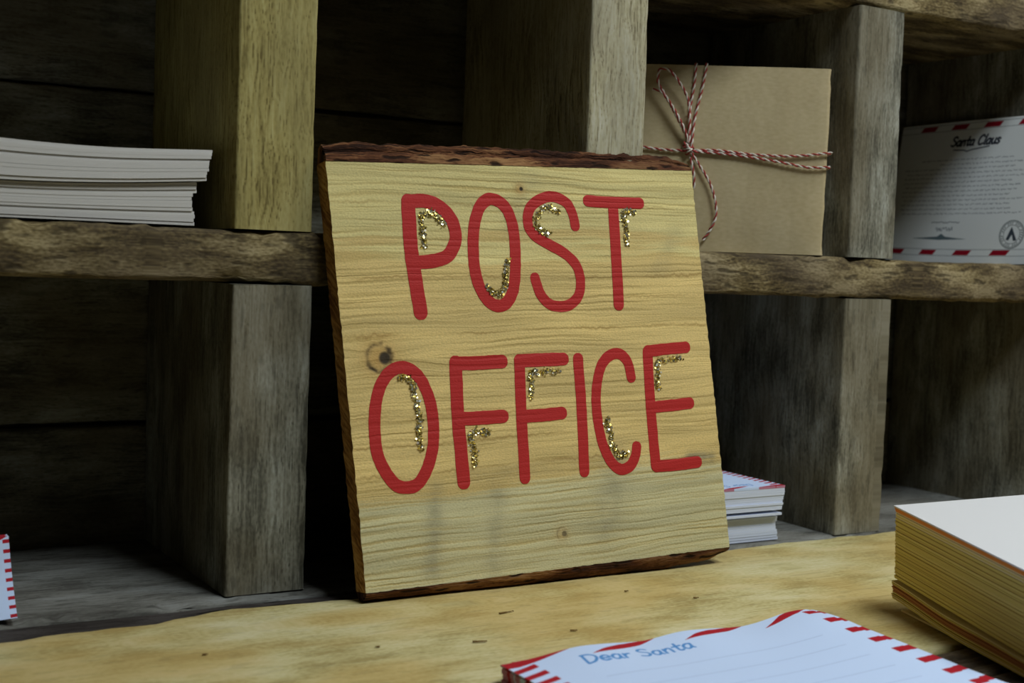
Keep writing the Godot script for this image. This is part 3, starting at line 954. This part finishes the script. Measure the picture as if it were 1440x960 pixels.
func certificate_texture() -> ImageTexture:
	# 250 x 170 mm, 4 pixels a millimetre
	var k := 4.0
	var img := Image.create(int(250 * k), int(170 * k), false, Image.FORMAT_RGB8)
	img.fill(rgb(232, 238, 241))
	var ink := Color(0.26, 0.30, 0.36)
	for row in 2:
		var y := 3.5 if row == 0 else 154.0
		paint_line(img, [Vector2(0, y - 0.8) * k, Vector2(250, y - 0.8) * k], 1.6, Color(0.5, 0.54, 0.56, 0.7))
		paint_line(img, [Vector2(0, y + 6.8) * k, Vector2(250, y + 6.8) * k], 1.6, Color(0.5, 0.54, 0.56, 0.7))
		for i in 6:
			var x := (32.0 + 48.5 * i) if row == 0 else (4.0 + 53.0 * i)
			paint_poly(img, PackedVector2Array([Vector2(x + 4, y) * k, Vector2(x + 27, y) * k, Vector2(x + 22, y + 6) * k, Vector2(x - 1, y + 6) * k]), Color(0.60, 0.06, 0.15))
	paint_text(img, "Santa Claus", 82.0 * k, 29.5 * k, 11.5 * k, 12.0 * k, 4.6, Color(0.13, 0.16, 0.22), 0.35)
	paint_line(img, [Vector2(88, 34) * k, Vector2(104, 35) * k, Vector2(108, 36.5) * k, Vector2(114, 35) * k, Vector2(140, 32) * k], 3.0, Color(0.2, 0.24, 0.3, 0.85))
	# the body of the letter: too small to read, so rows of broken little marks
	var rng := RandomNumberGenerator.new()
	rng.seed = 21
	for i in 13:
		var y := 46.0 + 5.4 * i
		var x := 14.0 + (4.0 if i % 3 == 0 else 0.0)
		if i < 2:
			x = 40.0 + 30.0 * i
		var stop := 214.0 - rng.randf_range(0.0, 40.0)
		while x < stop:
			var word := rng.randf_range(3.0, 9.0)
			var pts: Array = []
			var n := int(word / 0.7)
			for j in n + 1:
				pts.append(Vector2(x + word * j / n, y + rng.randf_range(-1.0, 0.8)) * k)
			paint_line(img, pts, 1.1, Color(ink.r, ink.g, ink.b, 0.55))
			x += word + 1.8
	for s in [[70.0, 113.0, 121.0, 0.9], [78.0, 104.0, 129.0, 2.6]]:
		var pts: Array = []
		for j in 26:
			pts.append(Vector2(lerpf(s[0], s[1], j / 25.0), s[2] + rng.randf_range(-s[3], s[3])) * k)
		paint_line(img, pts, 1.7, Color(ink.r, ink.g, ink.b, 0.7))
	paint_poly(img, PackedVector2Array([Vector2(40, 140.5) * k, Vector2(66, 139.0) * k, Vector2(82, 138.0) * k, Vector2(88, 134.5) * k, Vector2(94, 138.0) * k, Vector2(108, 139.5) * k, Vector2(128, 141.0) * k, Vector2(84, 142.0) * k]), Color(0.38, 0.45, 0.48))
	# round seal: double ring with broken marks and a dark peak in the middle
	var c := Vector2(189, 136)
	for r in [16.0, 14.6, 10.6]:
		var pts: Array = []
		for j in 49:
			pts.append((c + Vector2(cos(TAU * j / 48.0), sin(TAU * j / 48.0)) * r) * k)
		paint_line(img, pts, 1.8 if r > 15.0 else 1.0, Color(0.25, 0.30, 0.32, 0.85))
	for j in 30:
		if j % 4 != 3:
			var a := TAU * j / 30.0
			var e := Vector2(cos(a), sin(a))
			paint_line(img, [(c + e * 11.6) * k, (c + e.rotated(0.08) * 13.8) * k], 1.7, Color(0.25, 0.30, 0.32, 0.8))
	paint_poly(img, PackedVector2Array([(c + Vector2(-1, -9)) * k, (c + Vector2(7.5, 7)) * k, (c + Vector2(3, 7.5)) * k, (c + Vector2(0.5, 0)) * k, (c + Vector2(-3.5, 7)) * k, (c + Vector2(-7, 6)) * k]), Color(0.24, 0.28, 0.32))
	return ImageTexture.create_from_image(img)

func build_paper() -> void:
	var letter := letter_texture()
	mats.letter = mat(Color.WHITE, 0.7, letter)
	mats.certificate = mat(Color.WHITE, 0.7, certificate_texture())
	var rng := RandomNumberGenerator.new()
	rng.seed = 3
	# ---- pile of printed letters on the counter
	var n := 10
	for i in n:
		var f := float(i) / (n - 1)
		var amp := f * f
		var shape := func(s: float, t: float) -> Vector3:
			var x := s * 262.0
			var z := t * 185.0
			var wave := 0.0
			for b in [[62.0, 34.0, 4.6], [148.0, 32.0, 4.4], [252.0, 34.0, 6.0]]:
				wave += b[2] * exp(-pow((x - b[0]) / b[1], 2.0))
			var y := wave * exp(-pow(z / 42.0, 2.0)) * amp
			y += 5.0 * amp * smoothstep(150.0, 262.0, x) * smoothstep(170.0, 60.0, z) * smoothstep(-20.0, 40.0, z)
			return Vector3(0, y * 0.001, 0)
		var me := sheet(0.262, 0.185, 0.00105, 56, 30, shape)
		var label := "white letter sheet with red striped edges lying under the Dear Santa sheet"
		if i == n - 1:
			label = "wavy printed letter sheet with blue Dear Santa greeting on top of its pile"
		elif i == n - 2:
			label = "letter sheet sticking out at the side just below the Dear Santa sheet"
		var o := part(named("letter_sheet"), me, mats.letter, self)
		describe(o, label, "letter", "printed letters piled on the counter")
		var dx := rng.randf_range(-0.0006, 0.0006)
		if i < n - 1:
			dx += 0.0015
		if i == n - 2:
			dx = 0.011
		o.transform = Transform3D(Basis(Vector3.UP, 0.02 + rng.randf_range(-0.002, 0.002)), Vector3(0.087 + dx, 0.0006 + 0.00115 * i, 0.271 + (-0.005 if i == n - 2 else rng.randf_range(-0.0005, 0.0005))))
	# ---- white cards on the middle shelf
	var top_c := [[-0.255, 0.344], [-0.166, 0.3382], [-0.094, 0.3372], [-0.012, 0.3408]]
	var gap_c := [[-0.255, 0.311], [-0.166, 0.3088], [-0.094, 0.3110], [-0.012, 0.3170]]
	var curve := func(c: Array, x: float) -> float:
		for k in c.size() - 1:
			if x <= c[k + 1][0] or k == c.size() - 2:
				var h := clampf((x - c[k][0]) / (c[k + 1][0] - c[k][0]), 0.0, 1.0)
				var m0: float = (c[k + 1][1] - c[maxi(k - 1, 0)][1]) / (c[k + 1][0] - c[maxi(k - 1, 0)][0])
				var m1: float = (c[mini(k + 2, c.size() - 1)][1] - c[k][1]) / (c[mini(k + 2, c.size() - 1)][0] - c[k][0])
				return hermite(c[k][1], c[k + 1][1], m0, m1, h, c[k + 1][0] - c[k][0])
		return 0.0
	for grp in 2:
		var cnt := 12 if grp == 0 else 10
		for i in cnt:
			var right := (-0.0275 + (0.0015 if i > 8 else 0.0) - (0.002 if i > 3 and i < 9 else 0.0)) if grp == 0 else -0.0205 + 0.0005 * i
			right += rng.randf_range(-0.0007, 0.0007)
			var wdt := 0.226
			var left := right - wdt
			var zf := (-0.0085 if grp == 0 else -0.004) + (rng.randf_range(-0.0012, 0.0004) if i % 3 == 0 else rng.randf_range(-0.0002, 0.0002))
			var f0 := float(i) / cnt
			var shape := func(s: float, _t: float) -> Vector3:
				var x := left + s * wdt
				var lo: float = 0.2834 if grp == 0 else curve.call(gap_c, x) + 0.0008
				var hi: float = curve.call(gap_c, x) if grp == 0 else curve.call(top_c, x)
				return Vector3(0, lerpf(lo, hi, f0) - 0.2834, 0)
			var spare := 0.99 if i % 3 else 0.93
			var grow := func(s: float, _t: float) -> float:
				var x := left + s * wdt
				var lo: float = 0.2834 if grp == 0 else curve.call(gap_c, x) + 0.0008
				var hi: float = curve.call(gap_c, x) if grp == 0 else curve.call(top_c, x)
				return (hi - lo) / cnt * spare
			var thick := (0.0023 if grp == 0 else 0.0021) + (0.0 if rng.randf() < 0.35 else 0.0003)
			var o := part(named("white_card"), sheet(wdt, 0.17, thick, 24, 2, shape, grow), mats.card, self, Transform3D(Basis.IDENTITY, Vector3(left, 0.2834, zf - 0.17)))
			describe(o, "white card in the lower, set back half of the stack on the dark shelf board" if grp == 0 else "white card in the upper, overhanging half of the stack on the dark shelf board", "card", "white cards stacked on the middle shelf")
	# ---- small stack of printed cards behind the sign
	for i in 20:
		var up := i >= 9
		var y := 0.0008 + (0.0026 * i if not up else 0.0285 + 0.0024 * (i - 9))
		var rx := (0.5655 + 0.004 * absf(float(i) - 5.0) / 5.0 - 0.004) if not up else 0.5640 + 0.0003 * (i - 9)
		var m: Material = mats.letter if i == 19 else mats.blue_paper
		var o := part(named("printed_card"), sheet(0.17, 0.12, 0.0025 if not up else 0.0023, 2, 2, flat_shape), m, self)
		o.transform = Transform3D(Basis(Vector3.UP, PI) * Basis(Vector3.UP, 0.0), Vector3(rx + rng.randf_range(-0.0005, 0.0005), y, (-0.0035 if not up else 0.002) + rng.randf_range(-0.0007, 0.0007)))
		if i == 9:
			o.position.y = 0.0265
		describe(o, "red bordered printed card on top of the small stack behind the sign" if i == 19 else "white card in the small stack on the bottom board behind the sign", "card", "cards stacked in the pigeonhole behind the sign")
	# ---- letters leaning in the lower corner pigeonhole
	for i in 3:
		var shape := func(s: float, t: float) -> Vector3:
			return Vector3(0.0, 0.004 * sin(PI * s * 0.9) * (1.0 - t) - 0.005 * sin(PI * t), 0.0)
		var o := part(named("leaning_letter"), sheet(0.098, 0.060, 0.0008, 16, 12, shape), mats.letter, self)
		var down := Vector3(0.025, -0.866, 0.5).normalized()
		var right := Vector3(0.995, 0.0, 0.10)
		right = (right - down * right.dot(down)).normalized()
		o.transform = Transform3D(Basis(right, down.cross(right), down), Vector3(-0.155, 0.0545, -0.020 - 0.0030 * i) - right * 0.098)
		describe(o, "red striped letter leaning in the bottom corner pigeonhole", "letter", "letters leaning in the bottom pigeonhole")
	# ---- printed certificate standing against a divider
	var cs := func(s: float, t: float) -> Vector3:
		return Vector3(0, 0.006 * sin(PI * s) * (0.4 + 0.6 * t), 0.003 * sin(PI * s) * t)
	var cert := part(named("certificate"), sheet(0.25, 0.17, 0.0006, 30, 16, cs), mats.certificate, self)
	var cd := Vector3(-0.119, -0.993, 0.0).normalized()
	cert.transform = Transform3D(Basis(Vector3(0, 0, 1), cd.cross(Vector3(0, 0, 1)), cd), Vector3(0.9515, 0.4535, -0.228))
	describe(cert, "printed certificate with red striped borders and round seal standing in a pigeonhole", "certificate")
	# ---- thick stack of cream envelopes on the counter
	var a := Vector3(0.4577, 0.085, 0.2442)
	var e1 := Vector3(-0.0542, -0.0104, 0.1636).normalized()
	var e2 := Vector3(0.1226, 0.0099, 0.0237).normalized()
	e2 = (e2 - e1 * e1.dot(e2)).normalized()
	var up := e1.cross(e2)
	var basis := Basis(e2, up, e1)
	var pitch := 0.00128
	var main := 46
	var plain := sheet(0.23, 0.19, 0.0012, 1, 1, flat_shape)
	var tints := [mats.cream, mats.cream_pale, mat(rgb(208, 188, 106), 0.85), mat(rgb(220, 204, 126), 0.85)]
	for i in main:
		var m: Material = tints[[0, 2, 0, 3, 0, 2][rng.randi() % 6]]
		var label := "cream envelope in the tall even block of the stack on the counter"
		if i == 0:
			m = mats.ivory
			label = "ivory white envelope on top of the tall cream stack"
		elif i < 4:
			m = mats.cream_orange
			label = "orange edged envelope just below the top of the tall cream stack"
		elif i < 8:
			m = mats.cream_pale if i != 6 else mats.cream
			label = "pale envelope below the orange edged ones in the tall cream stack"
		var o := part(named("envelope"), plain, m, self)
		var slip := rng.randf_range(-0.0005, 0.0005) if i > 0 else -0.0008
		o.transform = Transform3D(basis, a - up * (pitch * (i + 1)) + e2 * (slip + (0.0012 if i > 2 else 0.0)) + e1 * rng.randf_range(-0.0005, 0.0005))
		describe(o, label, "envelope", "cream envelopes stacked on the counter")
	var floor_a := a - up * (pitch * main)
	var yaw := Basis(Vector3.UP, atan2(e1.x, e1.z))
	for i in 10:
		var f := (i + 0.5) / 10.0
		var shape := func(s: float, t: float) -> Vector3:
			var under: float = floor_a.y + e2.y * s * 0.23 + e1.y * t * 0.19 - 0.0022
			var low := lerpf(0.40, 0.14, smoothstep(0.0, 0.6, t))
			var dip := 1.0 - 0.10 * exp(-pow((t - 0.42) / 0.2, 2.0)) * exp(-pow(s / 0.3, 2.0))
			return Vector3(0, under * (low + (1.0 - low) * f) * dip, 0)
		var o := part(named("envelope"), sheet(0.23, 0.19, 0.0009, 10, 16, shape), mats.cream_rust if i > 3 and i < 8 else tints[i % 4], self)
		var shift := e2 * (-0.0004 + rng.randf_range(-0.0012, 0.0008)) + e1 * rng.randf_range(-0.001, 0.001)
		o.transform = Transform3D(yaw, Vector3(floor_a.x + shift.x, 0.0, floor_a.z + shift.z))
		describe(o, "bent envelope in the sagging lower part of the tall cream stack", "envelope", "cream envelopes stacked on the counter")
	var pale := part(named("envelope"), sheet(0.23, 0.19, 0.0016, 8, 8, func(s: float, t: float) -> Vector3: return Vector3(0, 0.0006 + 0.0012 * t + 0.001 * s, 0)), mats.cream_pale, self)
	pale.transform = Transform3D(yaw, Vector3(floor_a.x + 0.004, 0.0, floor_a.z + 0.006))
	describe(pale, "pale envelope lying flat at the bottom of the tall cream stack", "envelope", "cream envelopes stacked on the counter")

func hermite(p0: float, p1: float, m0: float, m1: float, h: float, len: float) -> float:
	var h2 := h * h
	var h3 := h2 * h
	return p0 * (2.0 * h3 - 3.0 * h2 + 1.0) + m0 * len * (h3 - 2.0 * h2 + h) + p1 * (-2.0 * h3 + 3.0 * h2) + m1 * len * (h3 - h2)
